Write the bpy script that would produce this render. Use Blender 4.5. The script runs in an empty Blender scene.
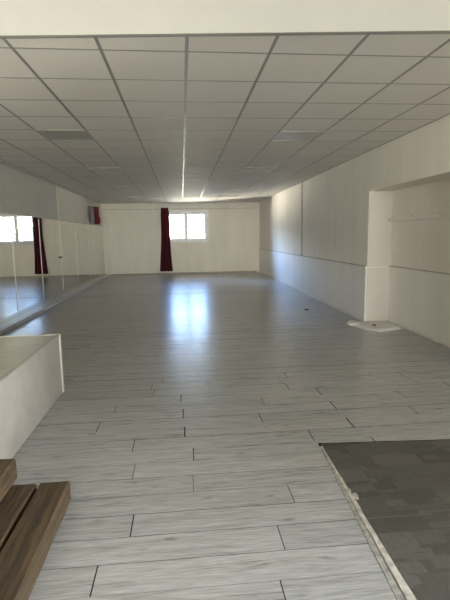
import bpy, bmesh, math, random
from mathutils import Vector, Matrix, noise
random.seed(7)
D = bpy.data
col = bpy.context.scene.collection

# ---------------------------------------------------------------- helpers
def box(bm, x0, x1, y0, y1, z0, z1, mi=0):
    vs = [bm.verts.new((x, y, z)) for z in (z0, z1) for (x, y) in ((x0, y0), (x1, y0), (x1, y1), (x0, y1))]
    fs = [(3, 2, 1, 0), (4, 5, 6, 7), (0, 1, 5, 4), (1, 2, 6, 5), (2, 3, 7, 6), (3, 0, 4, 7)]
    out = []
    for f in fs:
        F = bm.faces.new([vs[i] for i in f]); F.material_index = mi; out.append(F)
    return vs, out

def prism(bm, pts, z0, z1, mi=0):
    a = [bm.verts.new((x, y, z0)) for x, y in pts]; b = [bm.verts.new((x, y, z1)) for x, y in pts]
    n = len(pts)
    fs = [bm.faces.new(a[::-1]), bm.faces.new(b)]
    for i in range(n):
        fs.append(bm.faces.new((a[i], a[(i+1) % n], b[(i+1) % n], b[i])))
    for f in fs: f.material_index = mi
    return fs

def tube(bm, pts, r, seg=8):
    rings = []
    pts = [Vector(p) for p in pts]
    for i, p in enumerate(pts):
        t = (pts[min(i+1, len(pts)-1)] - pts[max(i-1, 0)]).normalized()
        a = t.orthogonal().normalized() if i == 0 else (rings_a - t * rings_a.dot(t)).normalized()
        rings_a = a
        b = t.cross(a)
        rings.append([bm.verts.new(p + a*math.cos(k*2*math.pi/seg)*r + b*math.sin(k*2*math.pi/seg)*r) for k in range(seg)])
    for i in range(len(rings)-1):
        for k in range(seg):
            bm.faces.new((rings[i][k], rings[i][(k+1) % seg], rings[i+1][(k+1) % seg], rings[i+1][k]))
    bm.faces.new(rings[0][::-1]); bm.faces.new(rings[-1])

def obj(name, bm, mats, parent=None, smooth=False, bevel=0, seg=2):
    if bevel:
        bmesh.ops.bevel(bm, geom=list(bm.edges), offset=bevel, segments=seg, affect='EDGES', clamp_overlap=True)
    bmesh.ops.recalc_face_normals(bm, faces=bm.faces)
    me = D.meshes.new(name); bm.to_mesh(me); bm.free()
    for m in (mats if isinstance(mats, (list, tuple)) else [mats]): me.materials.append(m)
    if smooth:
        for p in me.polygons: p.use_smooth = True
    o = D.objects.new(name, me); col.objects.link(o)
    if parent: o.parent = parent
    return o

def struct(name, bm, mats, parent=None, **k):
    o = obj(name, bm, mats, parent, **k)
    if not parent: o['kind'] = 'structure'
    return o

def tag(o, label, cat, group=None):
    o['label'] = label; o['category'] = cat
    if group: o['group'] = group
    return o

def thing(name, loc, label, cat, group=None):
    o = D.objects.new(name, None); col.objects.link(o); o.location = loc; o.empty_display_size = .1
    return tag(o, label, cat, group)

def B(): return bmesh.new()
def lin(c):
    return tuple(((v/255)/12.92 if v/255 <= .04045 else ((v/255+.055)/1.055)**2.4) for v in c) + (1,)

# ---------------------------------------------------------------- materials
class NT:
    def __init__(s, name):
        s.m = D.materials.new(name); s.m.use_nodes = True; s.t = s.m.node_tree
        s.b = s.t.nodes['Principled BSDF']; s.out = s.t.nodes['Material Output']
    def n(s, typ, ins={}, **props):
        x = s.t.nodes.new(typ)
        for k, v in props.items(): setattr(x, k, v)
        for k, v in ins.items():
            if isinstance(v, bpy.types.NodeSocket): s.t.links.new(v, x.inputs[k])
            else: x.inputs[k].default_value = v
        return x
    def set(s, **k):
        for a, v in k.items():
            a = a.replace('_', ' ')
            if isinstance(v, bpy.types.NodeSocket): s.t.links.new(v, s.b.inputs[a])
            else: s.b.inputs[a].default_value = v
    def coords(s, scale=(1, 1, 1), loc=(0, 0, 0), kind='Object'):
        c = s.n('ShaderNodeTexCoord')
        return s.n('ShaderNodeMapping', {'Vector': c.outputs[kind], 'Scale': scale, 'Location': loc}).outputs[0]
    def noise(s, vec, scale=5, detail=4, rough=.5):
        return s.n('ShaderNodeTexNoise', {'Vector': vec, 'Scale': scale, 'Detail': detail, 'Roughness': rough}).outputs['Fac']
    def ramp(s, fac, stops):
        r = s.n('ShaderNodeValToRGB', {'Fac': fac}); e = r.color_ramp.elements
        while len(e) < len(stops): e.new(.5)
        for i, (p, c) in enumerate(stops): e[i].position = p; e[i].color = c
        return r.outputs['Color']
    def mix(s, f, a, b, mode='MIX'):
        x = s.n('ShaderNodeMix', data_type='RGBA', blend_type=mode)
        for i, v in ((0, f), (6, a), (7, b)):
            if isinstance(v, bpy.types.NodeSocket): s.t.links.new(v, x.inputs[i])
            else: x.inputs[i].default_value = v
        return x.outputs[2]
    def math(s, op, a, b=0):
        return s.n('ShaderNodeMath', {0: a, 1: b}, operation=op).outputs[0]
    def bump(s, h, strength=.2, dist=.01):
        s.set(Normal=s.n('ShaderNodeBump', {'Height': h, 'Strength': strength, 'Distance': dist}).outputs[0])

def plain(name, c, rough=.5, metal=0, spec=.5, var=.06, scale=6, bump=0):
    t = NT(name); v = t.coords()
    a = tuple(x*(1-var) for x in c[:3]) + (1,); b = tuple(min(1, x*(1+var)) for x in c[:3]) + (1,)
    t.set(Base_Color=t.ramp(t.noise(v, scale), [(.3, a), (.7, b)]), Roughness=rough, Metallic=metal)
    t.b.inputs['Specular IOR Level'].default_value = spec
    if bump: t.bump(t.noise(v, 60), bump, .004)
    return t.m

def wallmat(name, c, streak=.12, dirt=(.30, .27, .22, 1), dirtamt=.35, rough=.75):
    t = NT(name)
    v = t.coords()
    big = t.noise(v, .9, 5, .6)
    vs = t.coords(scale=(1.1, 1.1, .2)); st = t.noise(vs, 3.2, 4, .6)
    c0 = tuple(x*(1-streak) for x in c[:3]) + (1,); c1 = tuple(min(1, x*(1+streak*.6)) for x in c[:3]) + (1,)
    base = t.ramp(st, [(.32, c0), (.68, c1)])
    base = t.mix(t.ramp(big, [(.45, (0, 0, 0, 1)), (.75, (.35, .35, .35, 1))]), base, tuple(x*.88 for x in c[:3]) + (1,))
    sp = t.ramp(t.noise(v, 9, 6, .75), [(.66, (0, 0, 0, 1)), (.74, (1, 1, 1, 1))])
    base = t.mix(t.math('MULTIPLY', sp, dirtamt), base, dirt)
    t.set(Base_Color=base, Roughness=rough)
    t.bump(t.noise(v, 22, 6, .6), .12, .01)
    return t.m

M = {}
M['wall'] = wallmat('painted_plaster', (.84, .79, .685), streak=.05)
M['wall_right'] = wallmat('patchy_white_paint', (.80, .76, .685), streak=.05, dirtamt=.25)
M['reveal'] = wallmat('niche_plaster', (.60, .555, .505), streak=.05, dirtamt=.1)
M['panel'] = wallmat('grey_board_paint', (.66, .645, .59), streak=.04, dirtamt=.15)
M['wains'] = wallmat('wainscot_paint', (.80, .785, .74), streak=.04, dirtamt=.3, rough=.6)
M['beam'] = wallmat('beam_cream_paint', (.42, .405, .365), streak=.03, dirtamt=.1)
M['frontgrey'] = plain('grey_front_bay', (.38, .37, .35), .8)
M['joint_shade'] = plain('dirty_joint_shade_line', (.42, .39, .33), .8, var=.3, scale=15)  # grimy joints, and the shadow line painted along the wainscot ledge
M['white'] = plain('white_paint', (.72, .70, .65), .45)
M['base'] = plain('baseboard_paint', (.74, .71, .65), .5, var=.15, scale=12)
M['ledge'] = plain('grey_ledge_board', (.60, .59, .56), .38, var=.12)
M['pvc'] = plain('white_window_frame', (.72, .73, .72), .3, var=.02)
M['dark'] = plain('dark_gap', (.02, .018, .015), .9)
M['black'] = plain('black_plastic', (.015, .014, .013), .4)
M['metal'] = plain('galvanised_wire', (.45, .42, .38), .35, metal=.8)
M['out'] = plain('outside_ground', (.5, .48, .42), .9, var=.2)
M['bark'] = plain('bark', (.12, .09, .06), .9, var=.3, scale=12)
M['leaf'] = plain('leaves', (.42, .47, .34), .6, var=.4, scale=3)

def tbar():
    t = NT('grid_bar_metal'); v = t.coords()
    t.set(Base_Color=t.ramp(t.noise(v, 4), [(.3, (.27, .26, .245, 1)), (.7, (.31, .30, .285, 1))]), Roughness=.32)
    t.b.inputs['Specular IOR Level'].default_value = .45
    return t.m
M['tbar'] = tbar()

def tile():
    t = NT('mineral_ceiling_tile')
    c = t.n('ShaderNodeTexCoord')
    v = t.n('ShaderNodeMapping', {'Vector': c.outputs['Object'], 'Location': (-.0737/.6, -3.4303/.6, 0), 'Scale': (1/.6, 1/.6, 0)}).outputs[0]
    fl = t.n('ShaderNodeVectorMath', {0: v}, operation='FLOOR').outputs[0]
    wn = t.n('ShaderNodeTexWhiteNoise', {'Vector': fl}).outputs['Value']
    base = t.ramp(wn, [(0, (.74, .705, .66, 1)), (1, (.78, .745, .70, 1))])
    fis = t.ramp(t.noise(c.outputs['Object'], 70, 3, .6), [(.60, (0, 0, 0, 1)), (.72, (.25, .25, .25, 1))])
    base = t.mix(fis, base, (.25, .24, .22, 1))
    t.set(Base_Color=base, Roughness=.7)
    t.bump(t.noise(c.outputs['Object'], 90, 3), .1, .003)
    return t.m
M['tile'] = tile()

def plank():
    t = NT('grey_laminate')
    at = t.n('ShaderNodeAttribute', attribute_name='rnd')
    c = t.n('ShaderNodeTexCoord')
    off = t.n('ShaderNodeVectorMath', {0: at.outputs['Color'], 1: (37, 23, 11)}, operation='MULTIPLY').outputs[0]
    p = t.n('ShaderNodeVectorMath', {0: c.outputs['Object'], 1: off}, operation='ADD').outputs[0]
    g = t.n('ShaderNodeMapping', {'Vector': p, 'Scale': (.8, 15, 1)}).outputs[0]
    warp = t.noise(p, 3.5, 2, .5)
    g2 = t.n('ShaderNodeVectorMath', {0: g, 1: t.n('ShaderNodeCombineXYZ', {'Y': t.math('MULTIPLY', warp, .7)}).outputs[0]}, operation='ADD').outputs[0]
    grain = t.noise(g2, 2.2, 8, .68)
    fine = t.noise(t.n('ShaderNodeMapping', {'Vector': p, 'Scale': (3, 60, 1)}).outputs[0], 2.5, 4, .6)
    base = t.ramp(grain, [(.27, (.17, .165, .155, 1)), (.42, (.35, .347, .337, 1)), (.58, (.475, .475, .478, 1)), (.8, (.57, .572, .58, 1))])
    base = t.mix(.45, base, t.ramp(fine, [(.36, (.20, .195, .187, 1)), (.60, (.56, .56, .56, 1))]))
    kn = t.noise(t.n('ShaderNodeMapping', {'Vector': p, 'Scale': (3.2, 11, 1)}).outputs[0], 1.7, 2, .4)
    base = t.mix(t.ramp(kn, [(.66, (0, 0, 0, 1)), (.76, (.75, .75, .75, 1))]), base, (.17, .16, .14, 1))
    tint = t.ramp(at.outputs['Fac'], [(0, (.86, .86, .86, 1)), (1, (1.08, 1.08, 1.08, 1))])
    base = t.mix(1, base, tint, 'MULTIPLY')
    t.set(Base_Color=base, Roughness=t.n('ShaderNodeMapRange', {'Value': grain, 'To Min': .24, 'To Max': .33}).outputs[0],
          Coat_Weight=.06, Coat_Roughness=.12)
    t.b.inputs['Specular IOR Level'].default_value = .50
    h = t.noise(t.n('ShaderNodeMapping', {'Vector': p, 'Scale': (.5, 70, 1)}).outputs[0], 1.5, 2, .5)
    t.bump(h, .35, .0012)
    return t.m
M['plank'] = plank()

def vinyl():
    t = NT('dark_vinyl_tiles')
    v = t.coords(loc=(.03, .05, 0))
    b1 = t.n('ShaderNodeTexBrick', {'Vector': v, 'Color1': (.065, .062, .056, 1), 'Color2': (.12, .115, .105, 1), 'Mortar': (.02, .018, .016, 1),
            'Scale': 1, 'Mortar Size': .0012, 'Brick Width': .31, 'Row Height': .155, 'Bias': 0}, offset=.37)
    b2 = t.n('ShaderNodeTexBrick', {'Vector': t.coords(loc=(.11, .02, 0)), 'Color1': (.075, .071, .064, 1), 'Color2': (.155, .148, .136, 1), 'Mortar': (.035, .032, .03, 1),
            'Scale': 1, 'Mortar Size': .001, 'Brick Width': .155, 'Row Height': .0775, 'Bias': -.3}, offset=.6)
    sel = t.n('ShaderNodeTexWhiteNoise', {'Vector': t.n('ShaderNodeVectorMath', {0: t.coords(scale=(1/.155, 1/.0775, 0))}, operation='FLOOR').outputs[0]}).outputs['Value']
    base = t.mix(t.math('MULTIPLY', t.math('GREATER_THAN', sel, .62), .8), b1.outputs['Color'], b2.outputs['Color'])
    n = t.noise(t.coords(scale=(20, 8, 1)), 3, 6, .7)
    base = t.mix(1, base, t.ramp(n, [(.3, (.78, .78, .78, 1)), (.7, (1.2, 1.2, 1.2, 1))]), 'MULTIPLY')
    t.set(Base_Color=base, Roughness=.45)
    t.bump(n, .1, .003)
    return t.m
M['vinyl'] = vinyl()

def timber(name, d):
    t = NT(name)
    v = t.coords(scale=(24, 1.3, 24), loc=(d, d*3, d))
    w = t.noise(t.coords(scale=(3, 1.5, 3), loc=(d, 0, 0)), 2, 3)
    vv = t.n('ShaderNodeVectorMath', {0: v, 1: t.n('ShaderNodeCombineXYZ', {'X': t.math('MULTIPLY', w, 1.8)}).outputs[0]}, operation='ADD').outputs[0]
    g = t.noise(vv, 1.3, 8, .7)
    base = t.ramp(g, [(.28, (.014, .009, .005, 1)), (.45, (.050, .032, .015, 1)), (.62, (.105, .068, .033, 1)), (.8, (.17, .115, .060, 1))])
    bl = t.noise(t.coords(loc=(d, d, 0)), 5, 3)
    base = t.mix(t.ramp(bl, [(.5, (0, 0, 0, 1)), (.72, (.6, .6, .6, 1))]), base, (.05, .032, .018, 1))
    t.set(Base_Color=base, Roughness=.8); t.bump(g, .5, .008)
    return t.m

def boxpaint():
    t = NT('scuffed_white_board'); v = t.coords()
    n = t.noise(v, 3, 6, .65)
    base = t.ramp(n, [(.3, (.32, .30, .275, 1)), (.65, (.41, .39, .362, 1))])
    sp = t.ramp(t.noise(v, 16, 5, .7), [(.63, (0, 0, 0, 1)), (.72, (.5, .5, .5, 1))])
    base = t.mix(sp, base, (.33, .30, .26, 1))
    t.set(Base_Color=base, Roughness=.6)
    return t.m
M['boxpaint'] = boxpaint()

def boxtop():
    t = NT('pale_worn_board')
    g = t.noise(t.coords(scale=(1.5, 9, 1)), 2.5, 6, .65)
    base = t.ramp(g, [(.3, (.34, .31, .26, 1)), (.7, (.48, .45, .39, 1))])
    t.set(Base_Color=base, Roughness=.32, Coat_Weight=.3, Coat_Roughness=.15)
    return t.m
M['boxtop'] = boxtop()

def cloth(name, c, c2):
    t = NT(name)
    n = t.noise(t.coords(scale=(30, 30, 3)), 2, 4)
    t.set(Base_Color=t.ramp(n, [(.3, c), (.7, c2)]), Roughness=.85)
    t.b.inputs['Sheen Weight'].default_value = .2
    return t.m
M['red'] = cloth('burgundy_cloth', (.11, .007, .014, 1), (.18, .011, .022, 1))
M['sheer'] = cloth('pale_cloth', (.55, .50, .46, 1), (.65, .6, .56, 1))

def mirror():
    t = NT('mirror_glass')
    s = t.noise(t.coords(), 2.0, 5, .6)
    t.set(Base_Color=(.74, .73, .68, 1), Metallic=1.0,
          Roughness=t.ramp(s, [(.45, (.008, .008, .008, 1)), (.8, (.05, .05, .05, 1))]))
    return t.m
M['mirror'] = mirror()

def glass():
    t = NT('window_glass')
    fr = t.n('ShaderNodeFresnel', {'IOR': 1.45}).outputs[0]
    tr = t.n('ShaderNodeBsdfTransparent', {'Color': (.95, .97, .96, 1)}).outputs[0]
    gl = t.n('ShaderNodeBsdfGlossy', {'Roughness': .02}).outputs[0]
    mx = t.n('ShaderNodeMixShader', {0: fr, 1: tr, 2: gl}).outputs[0]
    t.t.links.new(mx, t.out.inputs['Surface'])
    return t.m
M['glass'] = glass()
def diffuser(name, c):
    t = NT(name)
    vor = t.n('ShaderNodeTexVoronoi', {'Vector': t.coords(), 'Scale': 60}).outputs['Distance']
    t.set(Base_Color=c, Roughness=.28); t.bump(vor, .15, .004)
    return t.m
M['diff'] = diffuser('lamp_diffuser', (.50, .48, .44, 1))
M['diff_dark'] = diffuser('grey_lamp_diffuser', (.36, .355, .335, 1))
M['lampframe'] = plain('lamp_frame', (.62, .6, .55), .25, var=.02)
def sheetmat():
    t = NT('crumpled_white_sheet'); v = t.coords()
    n = t.noise(v, 7, 4)
    t.set(Base_Color=t.ramp(n, [(.3, (.60, .58, .55, 1)), (.7, (.74, .72, .69, 1))]), Roughness=.4)
    return t.m
M['sheet'] = sheetmat()
M['strip'] = plain('pale_chipped_strip', (.50, .475, .43), .6, var=.35, scale=25)
M['strip2'] = plain('pale_underlay', (.34, .325, .30), .8, var=.4, scale=30)

# ---------------------------------------------------------------- room dimensions
XL, XR, XN = -3.08, 3.03, 3.43          # left wall, right wall, niche back
YB, YF = 18.0, -10.0                     # far wall, wall behind the viewer
ZC, ZF = 2.783, 3.6                    # tiled ceiling, higher ceiling of the front bay
NY0, NY1, NZ = 4.7, 7.15, 2.15          # niche
RAIL = .918
LW, LH = .17, .065                        # ledge under the mirrors
def beamY(x): return 3.167 - .0815*x    # the beam runs slightly askew

# floor -----------------------------------------------------------
W = .182; L = 1.3
known = {1.714: (-.424, .006), 1.896: (.443, .004), 2.078: (-.30, .006), 2.26: (.583, .004), 2.442: (.025, .003), 2.624: (-.348, .004),
         2.806: (.036, .006), 2.988: (-.388, .005), 3.17: (-.021, .010), 3.352: (.600, .005), 3.534: (-.031, .008), 3.716: (.681, .004), 3.898: (-.051, .008),
         1.532: (.378, .005), 4.08: (.99, .004)}
kn = {round((k-1.714)/W): v for k, v in known.items()}
MX = .86
def vinyledge(y): return .924 - .10*max(0, (2.947-y))/1.4    # outer (plank-side) edge of the cut
bm = B(); lay = bm.loops.layers.color.new('rnd')
def farcut(x): return 2.947 - .064*(x-.924)
def addplank(x0, x1, y0, y1, t0, t1):
    if x1-x0 < .01: return
    polys = [[(x0, y0), (x1, y0), (x1, y1), (x0, y1)]]
    if y0 < 2.90 and x1 > vinyledge(y1):      # planks are sawn off along the dark vinyl
        if y1 < 2.95:
            if x0 > vinyledge(y0): return
            polys = [[(x0, y0), (vinyledge(y0), y0), (vinyledge(y1), y1), (x0, y1)]]
        else:
            c = vinyledge(2.9)
            if x0 < c:
                polys = [[(x0, y0), (vinyledge(y0), y0), (.924, farcut(.924)), (x1, farcut(x1)), (x1, y1), (x0, y1)]]
            else:
                polys = [[(x0, farcut(x0)), (x1, farcut(x1)), (x1, y1), (x0, y1)]]
    rr = (random.random(), random.random(), random.random(), 1)
    for pts in polys:
        zs = [t0 + (t1-t0)*(p[1]-y0)/(y1-y0) for p in pts]
        n = len(pts)
        top = [bm.verts.new((p[0], p[1], z)) for p, z in zip(pts, zs)]
        bot = [bm.verts.new((p[0], p[1], -.012)) for p in pts]
        f = bm.faces.new(top)
        for l in f.loops: l[lay] = rr
        for i in range(n):
            f = bm.faces.new((bot[i], bot[(i+1) % n], top[(i+1) % n], top[i])); f.material_index = 1
            for l in f.loops: l[lay] = rr
k0 = int((YF-1.714)/W) - 1; k1 = int((YB-1.714)/W) + 1
for k in range(k0, k1+1):
    y0 = 1.714 + k*W; y1 = y0 + W
    if y0 < YF: y0 = YF
    if y1 > YB: y1 = YB
    if y1-y0 < .02: continue
    if k in kn: j, gap = kn[k]
    else: j, gap = random.uniform(0, L), random.choice((.004, .005, .007))
    xend = XN if y1 < NY1 else XR+.10
    if y1 >= 2.95 and y0 < 2.95: y0c = y0
    xs = [XL]
    x = j - math.ceil((j-XL)/L)*L
    while x < xend:
        if x > XL+.02: xs.append(x)
        x += L
    xs.append(xend)
    t0, t1 = -random.uniform(0, .0022), -random.uniform(0, .0022)
    for a, b in zip(xs[:-1], xs[1:]):
        g = gap if k in kn else (random.choice((.003, .004, .006)) if y0 < 4.5 else .0012)
        addplank(a+g/2, b-g/2, y0+.0013, y1-.0013, t0 + random.uniform(-.0003, 0), t1 + random.uniform(-.0003, 0))
nplank = len(bm.faces)
box(bm, XL, XN, YF, YB, -.15, -.0122, 1)
# three short slits sawn in one plank
for i in range(3):
    x = .195 + i*.022
    f = bm.faces.new([bm.verts.new(p) for p in ((x, 4.29, .0004), (x+.0035, 4.29, .0004), (x+.0035, 4.44, .0004), (x, 4.44, .0004))]); f.material_index = 1
me_floor = struct('floor', bm, [M['plank'], M['dark']])

# dark vinyl, and the broken strip along it -----------------------
bm = B()
def inner(y): return vinyledge(y) + .022 + .062*max(0, (2.93-y))/1.4
prism(bm, [(inner(-1.0), -1.0), (3.02, -1.0), (3.02, farcut(3.02)-.007), (inner(2.92)+.0, farcut(.93)-.007)], -.0120, -.004)
tag(obj('vinyl_floor', bm, M['vinyl']), 'dark grey patterned vinyl floor tiles of mixed rectangles at the lower right', 'vinyl floor')  # glued vinyl tiles, the floor of the entrance
st = thing('threshold_strip', (0, 0, 0), 'chipped whitish edging strip between the grey planks and the dark vinyl floor', 'edging strip')
def ribbon(a, b, z0, z1, y0, y1, jit):
    bm = B(); n = 60; V = []
    for i in range(n+1):
        y = y0 + (y1-y0)*i/n
        j0 = random.uniform(-jit, jit); j1 = random.uniform(-jit, jit)
        xa, xb = a(y)+j0, b(y)+j1
        V.append([bm.verts.new(p) for p in ((xa, y, z0), (xa, y, z1), (xb, y, z1+random.uniform(-.0008, .0008)), (xb, y, z0))])
    for i in range(n):
        for q in range(4): bm.faces.new((V[i][q], V[i][(q+1) % 4], V[i+1][(q+1) % 4], V[i+1][q]))
    bm.faces.new(V[0]); bm.faces.new(V[-1][::-1])
    return bm
w = lambda y: inner(y)-vinyledge(y)
obj('strip', ribbon(lambda y: vinyledge(y)+.003, lambda y: vinyledge(y)+.003+w(y)*.40, -.012, -.0005, 2.9, -1, .0012), M['strip2'], st)
obj('strip', ribbon(lambda y: vinyledge(y)+w(y)*.52, lambda y: inner(y)-.004, -.012, .002, 2.9, -1, .0022), M['strip'], st)
for (x, y, s) in ((.93, 2.87, .016), (.938, 2.28, .022), (.925, 2.34, .014)):
    bm = B(); pts = []
    for k in range(6):
        a = k*math.pi/3 + random.uniform(-.3, .3); r = s*random.uniform(.6, 1.1); pts.append((x+r*math.cos(a)*.8, y+r*math.sin(a)*1.5))
    prism(bm, pts, -.0035, .004)
    obj('chip', bm, M['strip'], st)

# walls ------------------------------------------------------------
T = .25
WX0, WX1, WZ0, WZ1 = -.66, 1.03, 1.29, 2.45    # window opening in the far wall
bm = B()
box(bm, XL-T, WX0, YB, YB+T, -.15, ZC+.3)
box(bm, WX1, XN+T, YB, YB+T, -.15, ZC+.3)
box(bm, WX0, WX1, YB, YB+T, -.15, WZ0)
box(bm, WX0, WX1, YB, YB+T, WZ1, ZC+.3)
struct('wall_back', bm, M['wall'])
bm = B(); box(bm, XL-T, XL, YF-T, YB, -.15, ZF)
# far part is faced with board, jointed at 11.7 m
struct('wall_left', bm, M['wall'])
bm = B()
box(bm, XL, XL+.028, 3.45, 11.72, 1.945, ZC-.001)
struct('trim_1', bm, M['panel'])
bm = B(); box(bm, XL, XL+.036, 11.72, 11.76, 1.945, ZC-.001); struct('trim_2', bm, M['ledge'])
SY0, SY1, SZ = -2.2, 1.1, 2.3                     # unseen glazed opening right of the viewer, added to light the near floor
bm = B()
box(bm, XR, XN+T, NY1, YB, -.15, ZC+.3)             # main stretch
box(bm, XR, XN+T, NY0, NY1, NZ, ZF)                 # over the niche
box(bm, XR, XN+T, YF, SY0, -.15, ZF); box(bm, XR, XN+T, SY1, NY0, -.15, ZF)
box(bm, XR, XN+T, SY0, SY1, SZ, ZF); box(bm, XR, XN+T, SY0, SY1, -.15, 0)
box(bm, XN, XN+T, NY0, NY1, -.15, NZ)
struct('wall_right', bm, M['wall_right'])
bm = B(); box(bm, XR+.002, XN, NY1-.012, NY1, 0, NZ); struct('trim_3', bm, M['reveal'])
# wainscot facing with a ledge
bm = B()
box(bm, XR-.018, XR, NY1, YB, 0, RAIL); box(bm, XR-.03, XR, NY1, YB, RAIL, RAIL+.014)
box(bm, XR-.022, XR, NY1, YB, RAIL+.0145, RAIL+.028, 1)  # dark strip painting in the shadow line of the ledge
struct('trim_4', bm, [M['wains'], M['joint_shade']])
bm = B(); box(bm, XN-.018, XN, NY0, NY1-.012, 0, RAIL); box(bm, XN-.032, XN, NY0, NY1-.012, RAIL, RAIL+.014)
box(bm, XR+.02, XN-.032, NY1-.024, NY1-.012, RAIL, RAIL+.008)
box(bm, XN-.024, XN, NY0, NY1-.012, RAIL+.0145, RAIL+.028, 1)  # same painted shadow line, carried on inside the niche
struct('trim_5', bm, [M['wains'], M['joint_shade']])
bm = B(); box(bm, XR-.034, XR-.018, NY1, YB, 0, .05); struct('baseboard_right', bm, M['base'], bevel=.004)
bm = B(); box(bm, XN-.030, XN-.018, NY0, NY1-.014, 0, .035); struct('baseboard_niche', bm, M['base'], bevel=.003)
bm = B(); box(bm, -2.84, XR-.036, YB-.014, YB, 0, .06); struct('baseboard_back', bm, M['joint_shade'], bevel=.004)
bm = B(); box(bm, -2.88, -2.4, YB-.008, YB, .06, 2.0); bm.free()
# boxed-in duct in the far left corner
bm = B(); box(bm, XL+.036, -2.885, YB-.08, YB, LH+.001, .915); box(bm, XL+.036, -2.87, YB-.10, YB, .915, .945, 1); box(bm, -2.885, -2.862, YB-.085, YB, LH+.001, .915, 1)
tag(obj('duct_box', bm, [M['wall'], M['base']]), 'low cream boxed-in duct in the far left corner by the mirrors', 'duct box')
# vertical pipe casing on right wall
bm = B(); box(bm, XR-.012, XR, 11.30, 11.38, RAIL+.03, ZC-.002)
struct('trim_6', bm, M['joint_shade'], bevel=.002)

# wall behind the viewer with a glazed entrance, and the added side glazing
bm = B()
DX0, DX1, DZ = -2.7, 2.8, 3.1
box(bm, XL-T, DX0, YF-T, YF, -.15, ZF); box(bm, DX1, XN+T, YF-T, YF, -.15, ZF); box(bm, DX0, DX1, YF-T, YF, DZ, ZF)
box(bm, DX0, DX1, YF-T, YF, -.15, 0)
struct('wall_front', bm, M['frontgrey'])
bm = B()
for x in (DX0, (DX0+DX1)/2-.03, DX1-.06): box(bm, x, x+.06, YF-.14, YF-.08, 0, DZ)
box(bm, DX0+.06, (DX0+DX1)/2-.03, YF-.14, YF-.08, 0, .07); box(bm, (DX0+DX1)/2+.03, DX1-.06, YF-.14, YF-.08, 0, .07)
box(bm, DX0+.06, (DX0+DX1)/2-.03, YF-.14, YF-.08, DZ-.07, DZ); box(bm, (DX0+DX1)/2+.03, DX1-.06, YF-.14, YF-.08, DZ-.07, DZ)
dr = struct('door_1', bm, M['pvc'])
bm = B()
box(bm, DX0+.06, (DX0+DX1)/2-.03, YF-.113, YF-.107, .07, DZ-.07); obj('pane', bm, M['glass'], dr)
bm = B(); box(bm, (DX0+DX1)/2+.03, DX1-.06, YF-.113, YF-.107, .07, DZ-.07); obj('pane', bm, M['glass'], dr)

bm = B(); xa, xb = XR+.10, XR+.16
ym = [SY0, SY0+1.1, SY0+2.2, SY1]
for y in ym: a = min(max(y-.03, SY0), SY1-.06); box(bm, xa, xb, a, a+.06, 0, SZ)
for a, b2 in zip(ym[:-1], ym[1:]):
    a_ = a+.06 if a == SY0 else a+.03; b_ = b2-.06 if b2 == SY1 else b2-.03
    box(bm, xa, xb, a_, b_, 0, .06); box(bm, xa, xb, a_, b_, SZ-.06, SZ)
dr2 = struct('added_side_glazing', bm, M['pvc'])  # side glazing added out of view for its light
for a, b2 in zip(ym[:-1], ym[1:]):
    a_ = a+.06 if a == SY0 else a+.03; b_ = b2-.06 if b2 == SY1 else b2-.03
    bm = B(); box(bm, xa+.025, xa+.031, a_, b_, .06, SZ-.06); obj('pane', bm, M['glass'], dr2)

# ceilings -----------------------------------------------------------
bm = B()
TH = .02
prism(bm, [(XL, beamY(XL)), (XN, beamY(XN)), (XN, YB), (XL, YB)], ZC, ZC+.03)
struct('ceiling', bm, M['tile'])
bm = B(); box(bm, XL, XN, YF, 3.8, ZF, ZF+.1); struct('ceiling', bm, M['frontgrey'])
# the beam: upright face at the step in the ceiling
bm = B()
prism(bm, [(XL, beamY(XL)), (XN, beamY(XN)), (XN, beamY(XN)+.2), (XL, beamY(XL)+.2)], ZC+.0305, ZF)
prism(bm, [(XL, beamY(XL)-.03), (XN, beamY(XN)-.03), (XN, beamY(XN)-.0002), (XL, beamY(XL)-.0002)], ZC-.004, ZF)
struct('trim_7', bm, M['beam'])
# suspended-ceiling grid
bm = B(); X0, Y0, S, hw, zb = .0737, 3.4303, .6, .012, .002
for i in range(-5, 5):
    x = X0 + i*S; box(bm, x-hw, x+hw, beamY(x)+.002, YB-.02, ZC-zb, ZC-.0002)
for j in range(0, 25):
    y = Y0 + j*S
    if y > YB: break
    xa = XL + .03
    for i in range(-6, 5):
        a = X0+i*S+hw; b = X0+(i+1)*S-hw
        a = max(a, XL+.025); b = min(b, XR-.02)
        if b > a: box(bm, a, b, y-.009, y+.009, ZC-zb+.0008, ZC-.0002)
box(bm, XR-.022, XR-.001, 3.2, YB, ZC-zb, ZC-.0002)
box(bm, XL+.03, XL+.05, 3.5, YB, ZC-zb, ZC-.0002)
box(bm, XL+.05, XR-.022, YB-.02, YB-.001, ZC-zb, ZC-.0002)
prism(bm, [(XL+.03, beamY(XL+.03)), (XR, beamY(XR)), (XR, beamY(XR)+.022), (XL+.03, beamY(XL+.03)+.022)], ZC-zb-.0006, ZC-zb-.0001)
struct('trim_8', bm, M['tbar'])

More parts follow.
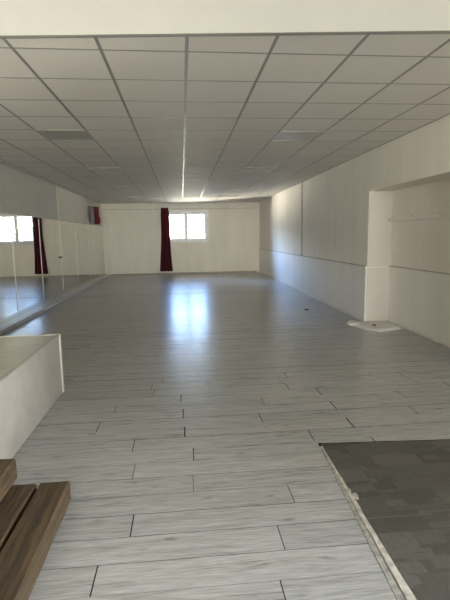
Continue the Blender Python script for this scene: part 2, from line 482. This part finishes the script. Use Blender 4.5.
# recessed lamps -----------------------------------------------------
where = {0: 'nearest the beam', 1: 'second from the beam', 2: 'third from the beam', 3: 'last before the far wall'}
side = {-3: 'on the left', 2: 'on the right'}
proto = None
for j, row in enumerate((4, 9, 14, 19)):
    for c in (-3, 2):
        x, y = X0+(c+.5)*S, Y0+(row+.5)*S
        look = 'greyish' if (c == -3 and j == 0) else 'off-white'
        lab = f'unlit {look} square ceiling lamp {side[c]}, {where[j]}'
        if proto is None:
            t = thing('ceiling_lamp', (x, y, ZC-.0024), lab, 'ceiling lamp', 'unlit square lamps in the tiled ceiling')
            bm = B(); a, b2 = .296, .272
            for (p, q, r_, s_) in ((-a, a, -a, -b2), (-a, a, b2, a), (-a, -b2, -b2, b2), (b2, a, -b2, b2)): box(bm, p, q, r_, s_, -.004, 0)
            f1 = obj('frame', bm, M['lampframe'], t)
            bm = B(); box(bm, -b2, b2, -b2, b2, -.002, 0); f2 = obj('diffuser', bm, M['diff_dark'], t)
            proto = t
        else:
            t = proto.copy(); col.objects.link(t); t.location = (x, y, ZC-.0024); t['label'] = lab
            for ch in (f1, f2):
                d = ch.copy(); col.objects.link(d); d.parent = t
                if ch is f2: d.data = f2.data.copy(); d.data.materials[0] = M['diff']

# far window ----------------------------------------------------------
bm = B()
y0, y1 = YB+.05, YB+.12
fw = .05
box(bm, WX0, WX1, y0, y1, WZ0, WZ0+fw); box(bm, WX0, WX1, y0, y1, WZ1-fw, WZ1)
box(bm, WX0, WX0+fw, y0, y1, WZ0+fw, WZ1-fw); box(bm, WX1-fw, WX1, y0, y1, WZ0+fw, WZ1-fw)
for x in (WX0, WX1):  # flat casing round the opening
    s = -1 if x == WX0 else 1
    box(bm, min(x, x+s*.05), max(x, x+s*.05), YB-.015, YB, WZ0-.02, WZ1+.04)
box(bm, WX0, WX1, YB-.015, YB, WZ1, WZ1+.04)
win = struct('window_1', bm, M['pvc'])
mid = (WX0+WX1)/2
for (a, b2) in ((WX0+fw, mid), (mid, WX1-fw)):
    bm = B(); s = .065
    z0, z1 = WZ0+fw, WZ1-fw; ya, yb = y0-.02, y1-.02
    box(bm, a, a+s, ya, yb, z0, z1); box(bm, b2-s, b2, ya, yb, z0, z1)
    box(bm, a+s, b2-s, ya, yb, z0, z0+s); box(bm, a+s, b2-s, ya, yb, z1-s, z1)
    sash = obj('sash', bm, M['pvc'], win)
    bm = B(); box(bm, a+s, b2-s, ya+.03, ya+.036, z0+s, z1-s); obj('pane', bm, M['glass'], sash)
bm = B(); box(bm, WX0-.06, WX1+.06, YB-.06, YB+.05, WZ0-.035, WZ0); obj('window_sill', bm, M['pvc'], win)
bm = B(); box(bm, mid-.05, mid-.02, y0-.05, y0-.02, 1.80, 1.92); obj('window_handle', bm, M['pvc'], win)

# curtain wire along the far wall -------------------------------------
wt = thing('curtain_wire', (0, YB-.06, 2.56), 'thin curtain wire strung along the top of the far wall', 'curtain wire')
bm = B(); tube(bm, [(XL+.03+i*(XR-.06-XL-.0)/12, 0, -.012*math.sin(math.pi*(i % 6)/6)) for i in range(13)], .006); obj('wire', bm, M['metal'], wt, smooth=True)
for x in (XL+.5, -.95, 1.45, XR-.4):
    bm = B(); box(bm, x-.012, x+.012, -.01, .06, -.03, .012); obj('bracket', bm, M['metal'], wt)

def curtain(name, prof, folds, depth, zs, parent=None, seed=0):
    """pleated cloth; prof(t) -> (x0, x1) with t 0 bottom .. 1 top; returned bm in local coordinates"""
    bm = B(); n = 90; m = 40; V = []
    rnd = random.Random(seed); ph = [rnd.uniform(0, 6) for _ in range(4)]
    for j in range(m+1):
        t = j/m; x0, x1 = prof(t); row = []
        for i in range(n+1):
            s = i/n
            a = s*folds*2*math.pi
            y = depth*(math.sin(a+ph[0]+.5*math.sin(t*3+ph[1])) + .35*math.sin(a*.47+ph[2]+t*2))*(1-.35*t)
            x = x0 + (x1-x0)*s + .010*math.sin(a*2+ph[3])
            row.append(bm.verts.new((x, y, zs[0]+(zs[1]-zs[0])*t + .012*math.sin(a+t)*(1-t))))
        V.append(row)
    for j in range(m):
        for i in range(n): bm.faces.new((V[j][i], V[j][i+1], V[j+1][i+1], V[j+1][i]))
    bmesh.ops.solidify(bm, geom=list(bm.faces), thickness=.003)
    return bm
def prof(t):
    left = -.90 + .115*min(1, t*1.6)**.8 + .0*t
    right = -.385 - .05*min(1, t*3) - .03*t
    if t > .96: left += .01; right -= .0
    return left, right
ct = thing('curtain', (0, YB-.11, .13), 'long dark red curtain hanging at the left of the far window', 'curtain', None)
obj('drape', curtain('c', lambda t: prof(t), 4, .045, (0, 2.36), seed=3), M['red'], ct, smooth=True)
bm = curtain('h', lambda t: (-.775, -.49), 4, .034, (2.33, 2.47), seed=3); obj('heading', bm, M['red'], ct, smooth=True)

# short bundled curtain high on the left wall
ct2 = thing('curtain', (-2.94, 16.25, 1.95), 'short knotted dark red curtain bundled above the end of the mirrors', 'curtain', None)
bm = B(); V = []; m, n = 26, 40
for j in range(m+1):
    t = j/m; z = .0 + .60*t
    r = .098 + .006*math.cos(t*2*math.pi) + .008*math.sin(t*9)
    if t < .12: r *= .75 + .25*math.sqrt(t/.12)
    cx = .022*math.sin(t*5)
    V.append([bm.verts.new((cx + (r+.009*math.sin(8*a+t*4))*math.cos(a)*.95, (r*1.35+.009*math.sin(8*a+t*4))*math.sin(a), z)) for a in [k*2*math.pi/n for k in range(n)]])
for j in range(m):
    for k in range(n): bm.faces.new((V[j][k], V[j][(k+1) % n], V[j+1][(k+1) % n], V[j+1][k]))
bm.faces.new(V[0][::-1]); bm.faces.new(V[-1])
obj('drape', bm, M['red'], ct2, smooth=True)
bm = curtain('l', lambda t: (-.05, .05), 2, .006, (.03, .58), seed=5)
for v in bm.verts: v.co = Vector((v.co.y*1.5-.05, v.co.x*5.5-.42, v.co.z))
obj('lining', bm, M['sheer'], ct2, smooth=True)
bm = B(); tube(bm, [(0, -.72, .605), (0, .30, .605)], .007); obj('rod', bm, M['metal'], ct2)
for ya_ in (-.70, .27):
    bm = B(); box(bm, -.14, .0, ya_, ya_+.015, .598, .612); obj('bracket', bm, M['metal'], ct2)

# mirrors and the ledge they stand on ----------------------------------
bm = B(); box(bm, XL, XL+.05+LW, 4.36, YB-.002, .0, LH)
tag(obj('mirror_ledge', bm, M['ledge'], bevel=.005), 'long low grey kick board along the foot of the mirrors', 'ledge')
seams = [4.45, 5.1, 6.8, 8.5, 10.1, 11.74, 13.44, 15.17, 16.05, 16.77, YB-.02]
names = ['beside the platform, mostly out of frame', 'just beyond the platform', 'at the left edge, showing the window glare', 'fourth from the near end, showing the window and red curtain',
         'between the reflected curtain and the black knob', 'just beyond the black knob', 'middle one of the far half', 'below the knotted red curtain', 'narrow, second from the far corner', 'narrow, reaching the far corner']
MT = .022
for i in range(len(seams)-1):
    a, b2 = seams[i]+.003, seams[i+1]-.003
    t = thing('wall_mirror', (XL+.03, (a+b2)/2, LH), 'tall frameless wall mirror panel ' + names[i], 'mirror', 'mirror panels lining the left wall')
    h2 = (b2-a)/2
    bm = B()
    y_far = h2
    z1 = 1.93-LH
    if i == len(seams)-2:   # notched round the duct box
        prism(bm, [(-.012, -h2), (.0, -h2), (.0, h2-.12), (-.012, h2-.12)], 0, z1)
        box(bm, -.012, 0, h2-.12, h2, .0, z1)
    else:
        box(bm, -.012, 0, -h2, h2, 0, z1)
    obj('mirror_glass', bm, M['mirror'], t)
    if i >= 2:
        bm = B(); box(bm, .0002, .007, h2-.005, h2-.0005, .10, z1-.03); obj('glint_strip', bm, M['pvc'], t)  # white strip added at the seam, stands in for the bevel's glint
    if i == 4:
        bm = B()
        bmesh.ops.create_cone(bm, cap_ends=True, segments=20, radius1=.022, radius2=.018, depth=.04, matrix=Matrix.Translation((.026, h2-.09, .95)) @ Matrix.Rotation(math.pi/2, 4, 'Y'))
        obj('knob', bm, M['black'], t)
bm = B(); box(bm, XL+.0002, XL+.04, 4.45, YB-.02, 1.9305, 1.944)
struct('trim_9', bm, M['ledge'])

# platform at the left -------------------------------------------------
PX, PY, PZ = -1.19, 4.33, .572
pt = thing('platform', (-2.1, 3.2, 0), 'low white scuffed stage platform box by the left wall', 'platform')
def loc(o, p): o.location = -Vector(p.location)
bm = B(); box(bm, XL+.005, PX, .9, PY-.012, 0.004, PZ-.02); o = obj('body', bm, M['boxpaint'], pt); loc(o, pt)
bm = B(); box(bm, XL+.005, PX-.035, .9, PY-.03, PZ-.0195, PZ-.002); o = obj('top_board', bm, M['boxtop'], pt); loc(o, pt)
bm = B(); box(bm, PX-.034, PX+.004, .9, PY-.03, PZ-.0195, PZ); o = obj('edge_trim', bm, M['boxpaint'], pt, bevel=.002); loc(o, pt)
bm = B(); box(bm, XL+.005, PX+.004, PY-.029, PY-.0115, PZ-.0195, PZ); o = obj('edge_trim', bm, M['white'], pt, bevel=.002); loc(o, pt)
bm = B(); box(bm, PX-.02, PX+.007, PY-.0118, PY+.006, 0, PZ-.002); box(bm, PX+.0002, PX+.007, PY-.04, PY-.012, 0, PZ-.02); o = obj('corner_trim', bm, M['white'], pt); loc(o, pt)

# timbers --------------------------------------------------------------
def sleeper(x0, x1, y0, y1, z0, z1, d, label, rot=0):
    bm = B()
    L_ = y1-y0; n = 40
    hx, hz = (x1-x0)/2, (z1-z0)
    V = []
    for i in range(n+1):
        y = -L_*(i/n)
        e = lambda q: .0035*noise.noise(Vector((q*3.1, y*5, d)))
        r = .008
        ring = [(-hx+r, 0), (hx-r, 0), (hx, r), (hx, hz-r), (hx-r, hz), (-hx+r, hz), (-hx, hz-r), (-hx, r)]
        V.append([bm.verts.new((px + e(k), y + (.004*noise.noise(Vector((k, 2, d))) if i in (0, n) else 0), max(0, pz) + (e(k+9) if pz > .02 else 0))) for k, (px, pz) in enumerate(ring)])
    for i in range(n):
        for k in range(8): bm.faces.new((V[i][k], V[i][(k+1) % 8], V[i+1][(k+1) % 8], V[i+1][k]))
    bm.faces.new(V[0][::-1]); bm.faces.new(V[-1])
    o = obj('timber_sleeper', bm, timber('weathered_timber_%d' % int(d), d))
    o.location = ((x0+x1)/2, y1, z0); o.rotation_euler.z = rot
    return tag(o, label, 'timber', 'heavy brown timbers stacked at the lower left')
sleeper(-.838, -.672, .35, 2.44, 0, .115, 3, 'thick brown timber lying on the planks, outer one with its full length in view')
sleeper(-1.022, -.854, .35, 2.435, 0, .115, 8, 'darker brown timber lying between the outer timber and the raised one')
sleeper(-1.15, -.978, .35, 2.50, .117, .240, 14, 'brown timber raised on top of the stack, leftmost against the platform')

# the right wall runs slightly out of square
for o in D.objects:
    if o.name in ('wall_right', 'trim_4', 'trim_6', 'baseboard_right'):
        for v in o.data.vertices:
            if v.co.y > NY1+.01: v.co.x += .09*(v.co.y-NY1)/(YB-NY1)
# niche: board with hooks ------------------------------------------------
cr = thing('coat_rail', (XN, 5.9, 1.66), 'white wooden coat rail board with small hooks on the niche wall', 'coat rail')
bm = B(); box(bm, -.075, 0, -1.19, 1.23, 0, .05); obj('board', bm, M['wains'], cr, bevel=.004)
for y in (-.85, -.22, .52, 1.05):
    bm = B(); tube(bm, [(-.045, y, .05), (-.047, y, .06), (-.055, y, .066), (-.06, y, .06)], .005); obj('hook', bm, M['metal'], cr, smooth=True)

# plastic sheet on the floor by the niche corner -------------------------
ps = thing('plastic_sheet', (3.05, 6.95, 0), 'folded white plastic sheet lying on the floor at the niche corner', 'plastic sheet')
def rug(pts, hgt, res=26, seed=1, ins=.0):
    # inflate a polygon into a low crumpled slab
    bm = B(); P = [Vector(p) for p in pts]
    cx = sum((p.x for p in P))/len(P); cy = sum((p.y for p in P))/len(P)
    per = []
    for i in range(len(P)):
        a, b2 = P[i], P[(i+1) % len(P)]
        for k in range(8): per.append(a.lerp(b2, k/8))
    rings = []; nr = 12
    for r in range(nr+1):
        t = 1 - r/(nr+.0001)
        ring = []
        for p in per:
            x, y = cx+(p.x-cx)*t, cy+(p.y-cy)*t
            edge = min(1, (1-t)*9)
            z = hgt*(.25+.75*edge) + .016*edge*noise.noise(Vector((x*6, y*6, seed))) + .006*edge*noise.noise(Vector((x*20, y*20, seed)))
            ring.append(bm.verts.new((x, y, max(.004, z))))
        rings.append(ring)
    bot = [bm.verts.new((p.x, p.y, 0)) for p in per]
    n = len(per)
    for i in range(n):
        bm.faces.new((bot[i], bot[(i+1) % n], rings[0][(i+1) % n], rings[0][i]))
        for r in range(nr): bm.faces.new((rings[r][i], rings[r][(i+1) % n], rings[r+1][(i+1) % n], rings[r+1][i]))
    bm.faces.new(bot[::-1])
    bmesh.ops.remove_doubles(bm, verts=bm.verts, dist=.0005)
    return bm
obj('sheet', rug([(-.34, -.10), (-.24, -.40), (-.12, -.56), (.30, -.44), (.345, -.20), (.33, .13), (.0, .14), (-.065, .17), (-.16, .20)], .032), M['sheet'], ps)
bm = B(); bmesh.ops.create_icosphere(bm, subdivisions=3, radius=.06, matrix=Matrix.Translation((-.31, .0, .035)) @ Matrix.Diagonal((1.5, 2.2, .4, 1)))
for v in bm.verts: v.co += Vector((1, 1, .5))*.06*noise.noise(v.co*26); v.co.z = max(.002, v.co.z)
obj('crumpled_end', bm, M['sheet'], ps)
bm = B(); box(bm, -.075, -.035, -.27, -.21, .034, .050); obj('tape_patch', bm, plain('brown_tape', (.2, .15, .10), .7), ps, bevel=.004)

bm = B(); bmesh.ops.create_icosphere(bm, subdivisions=2, radius=.05, matrix=Matrix.Diagonal((1, .8, .3, 1)))
for v in bm.verts: v.co += v.normal*.02*noise.noise(v.co*30); v.co.z = max(0, v.co.z+.008)
o = obj('paper_scrap', bm, plain('dark_scrap', (.08, .075, .07), .8)); o.location = (2.42, 8.55, 0)
tag(o, 'small dark scrap on the floor near the right wall', 'scrap')

# outside ---------------------------------------------------------------
def tree(x, y, h, r, seed, label):
    t = thing('tree', (x, y, -.4), label, 'tree')
    rnd = random.Random(seed)
    bm = B(); tube(bm, [(0, 0, 0), (.05, .05, h*.35), (-.05, 0, h*.7)], .09)
    for k in range(5):
        a = rnd.uniform(0, 6.28); tube(bm, [(0, 0, h*.4+k*.1), (math.cos(a)*r*.6, math.sin(a)*r*.6, h*.6+k*.15)], .03)
    obj('trunk', bm, M['bark'], t)
    bm = B()
    for k in range(900):
        d = Vector((rnd.gauss(0, 1), rnd.gauss(0, 1), rnd.gauss(0, 1))).normalized()*rnd.random()**.4
        c = Vector((d.x*r, d.y*r, h*.68 + d.z*h*.34)); s = rnd.uniform(.06, .13)
        q = Matrix.Rotation(rnd.uniform(0, 6.28), 3, 'Z') @ Matrix.Rotation(rnd.uniform(0, 3.1), 3, 'X')
        bm.faces.new([bm.verts.new(c + q @ Vector(p)) for p in ((-s, 0, 0), (0, -s*.5, 0), (s, 0, 0), (0, s*.5, 0))])
    obj('foliage', bm, M['leaf'], t)
tree(-.5, 26, 3.0, .8, 1, 'pale green tree outside the far window, seen through its left pane')
tree(1.05, 27, 3.6, .9, 2, 'pale green tree outside the far window, seen through its right pane')

tree(4.3, 28, 4.2, 1.5, 4, 'broad pale tree outside the far window, glimpsed only in the mirrors')

# ---------------------------------------------------------------- light
FR_LO, FR_HI = (2.50, 2.39, 2.24), (2.25, 2.18, 2.08)
BK_LOW = (.20, .22, .235)      # distant haze just above the horizon
BK_LO, BK_HI = (1.6, 1.5, 1.3), (1.2, 1.35, 1.55)
wd = D.worlds.new('sky'); bpy.context.scene.world = wd; wd.use_nodes = True
nt = wd.node_tree; bg = nt.nodes['Background']
# the light outside: pale blue-white sky towards the far window, a sunlit warm yard behind the viewer
def wn(typ, **p):
    x = nt.nodes.new(typ)
    for k, v in p.items(): setattr(x, k, v)
    return x
tc = wn('ShaderNodeTexCoord'); sx = wn('ShaderNodeSeparateXYZ'); nt.links.new(tc.outputs['Generated'], sx.inputs[0])
def wramp(stops):
    r = wn('ShaderNodeValToRGB'); m = wn('ShaderNodeMapRange'); m.inputs['From Min'].default_value = -1
    nt.links.new(sx.outputs['Z'], m.inputs['Value']); nt.links.new(m.outputs[0], r.inputs[0])
    e = r.color_ramp.elements
    while len(e) < len(stops): e.new(.5)
    for i, (p, c) in enumerate(stops): e[i].position = p; e[i].color = c + (1,)
    return r
front = wramp([(.0, FR_LO), (.47, FR_LO), (.53, FR_HI), (.9, (1.0, 1.25, 1.7))])
back = wramp([(.0, BK_LO), (.465, BK_LO), (.488, BK_LOW), (.530, BK_LOW), (.560, BK_HI), (.59, (.68, 1.12, 2.1)), (.9, (.5, .8, 1.4))])
# the haze is far brighter towards the sun's side, left of the far window
gl = wn('ShaderNodeValToRGB'); ng = wn('ShaderNodeMapRange'); ng.inputs['From Min'].default_value = -1
nt.links.new(sx.outputs['X'], ng.inputs['Value']); nt.links.new(ng.outputs[0], gl.inputs[0])
for i_, (p, v) in enumerate([(.0, 6.5), (.26, 6.2), (.36, 1.0), (.52, .85), (.66, .45), (1, .45)]):
    e_ = gl.color_ramp.elements[i_] if i_ < 2 else gl.color_ramp.elements.new(p)
    e_.position = p; e_.color = (v, v*.97, v*.94, 1) if v > 2 else (v, v, v, 1)
bm_ = wn('ShaderNodeMix', data_type='RGBA', blend_type='MULTIPLY'); bm_.inputs[0].default_value = 1
nt.links.new(back.outputs[0], bm_.inputs[6]); nt.links.new(gl.outputs[0], bm_.inputs[7])
mp = wn('ShaderNodeMapRange'); mp.inputs['From Min'].default_value = -.2; mp.inputs['From Max'].default_value = .2
nt.links.new(sx.outputs['Y'], mp.inputs['Value'])
mx = wn('ShaderNodeMix', data_type='RGBA'); nt.links.new(mp.outputs[0], mx.inputs[0]); nt.links.new(front.outputs[0], mx.inputs[6]); nt.links.new(bm_.outputs[2], mx.inputs[7])
nt.links.new(mx.outputs[2], bg.inputs[0])
bg.inputs[1].default_value = 6.0
def portal(name, x, y, z, sx_, sz, rot):
    l = D.lights.new(name, 'AREA'); l.shape = 'RECTANGLE'; l.size = sx_; l.size_y = sz; l.cycles.is_portal = True
    o = D.objects.new(name, l); col.objects.link(o); o.location = (x, y, z); o.rotation_euler = rot
portal('window_portal', mid, YB+.22, (WZ0+WZ1)/2, WX1-WX0, WZ1-WZ0, (-math.pi/2, 0, 0))
portal('side_portal', XN+T-.02, (SY0+SY1)/2, SZ/2, SY1-SY0, SZ, (math.pi/2, 0, math.pi/2))
portal('door_portal', (DX0+DX1)/2, YF-.22, DZ/2, DX1-DX0, DZ, (math.pi/2, 0, 0))

# ---------------------------------------------------------------- camera
cam = D.cameras.new('camera'); co = D.objects.new('camera', cam); col.objects.link(co)
F = Vector((.09195707, .98568661, -.1413004)); R = Vector((.99532025, -.09521706, -.01647162)); U = Vector((.02969006, .13912446, .98982972))
mt = Matrix((R, U, -F)).transposed().to_4x4(); mt.translation = (0, 0, 1.4731); co.matrix_world = mt
cam.sensor_fit = 'VERTICAL'; cam.sensor_height = 36; cam.lens = 447.99*36/600; cam.clip_start = .05; cam.clip_end = 300
sc = bpy.context.scene; sc.camera = co
sc.view_settings.view_transform = 'Standard'; sc.view_settings.look = 'None'; sc.view_settings.gamma = 1; sc.view_settings.use_curve_mapping = False
sc.view_settings.exposure = 1.30
sc.cycles.max_bounces = 16; sc.cycles.diffuse_bounces = 10; sc.cycles.glossy_bounces = 6
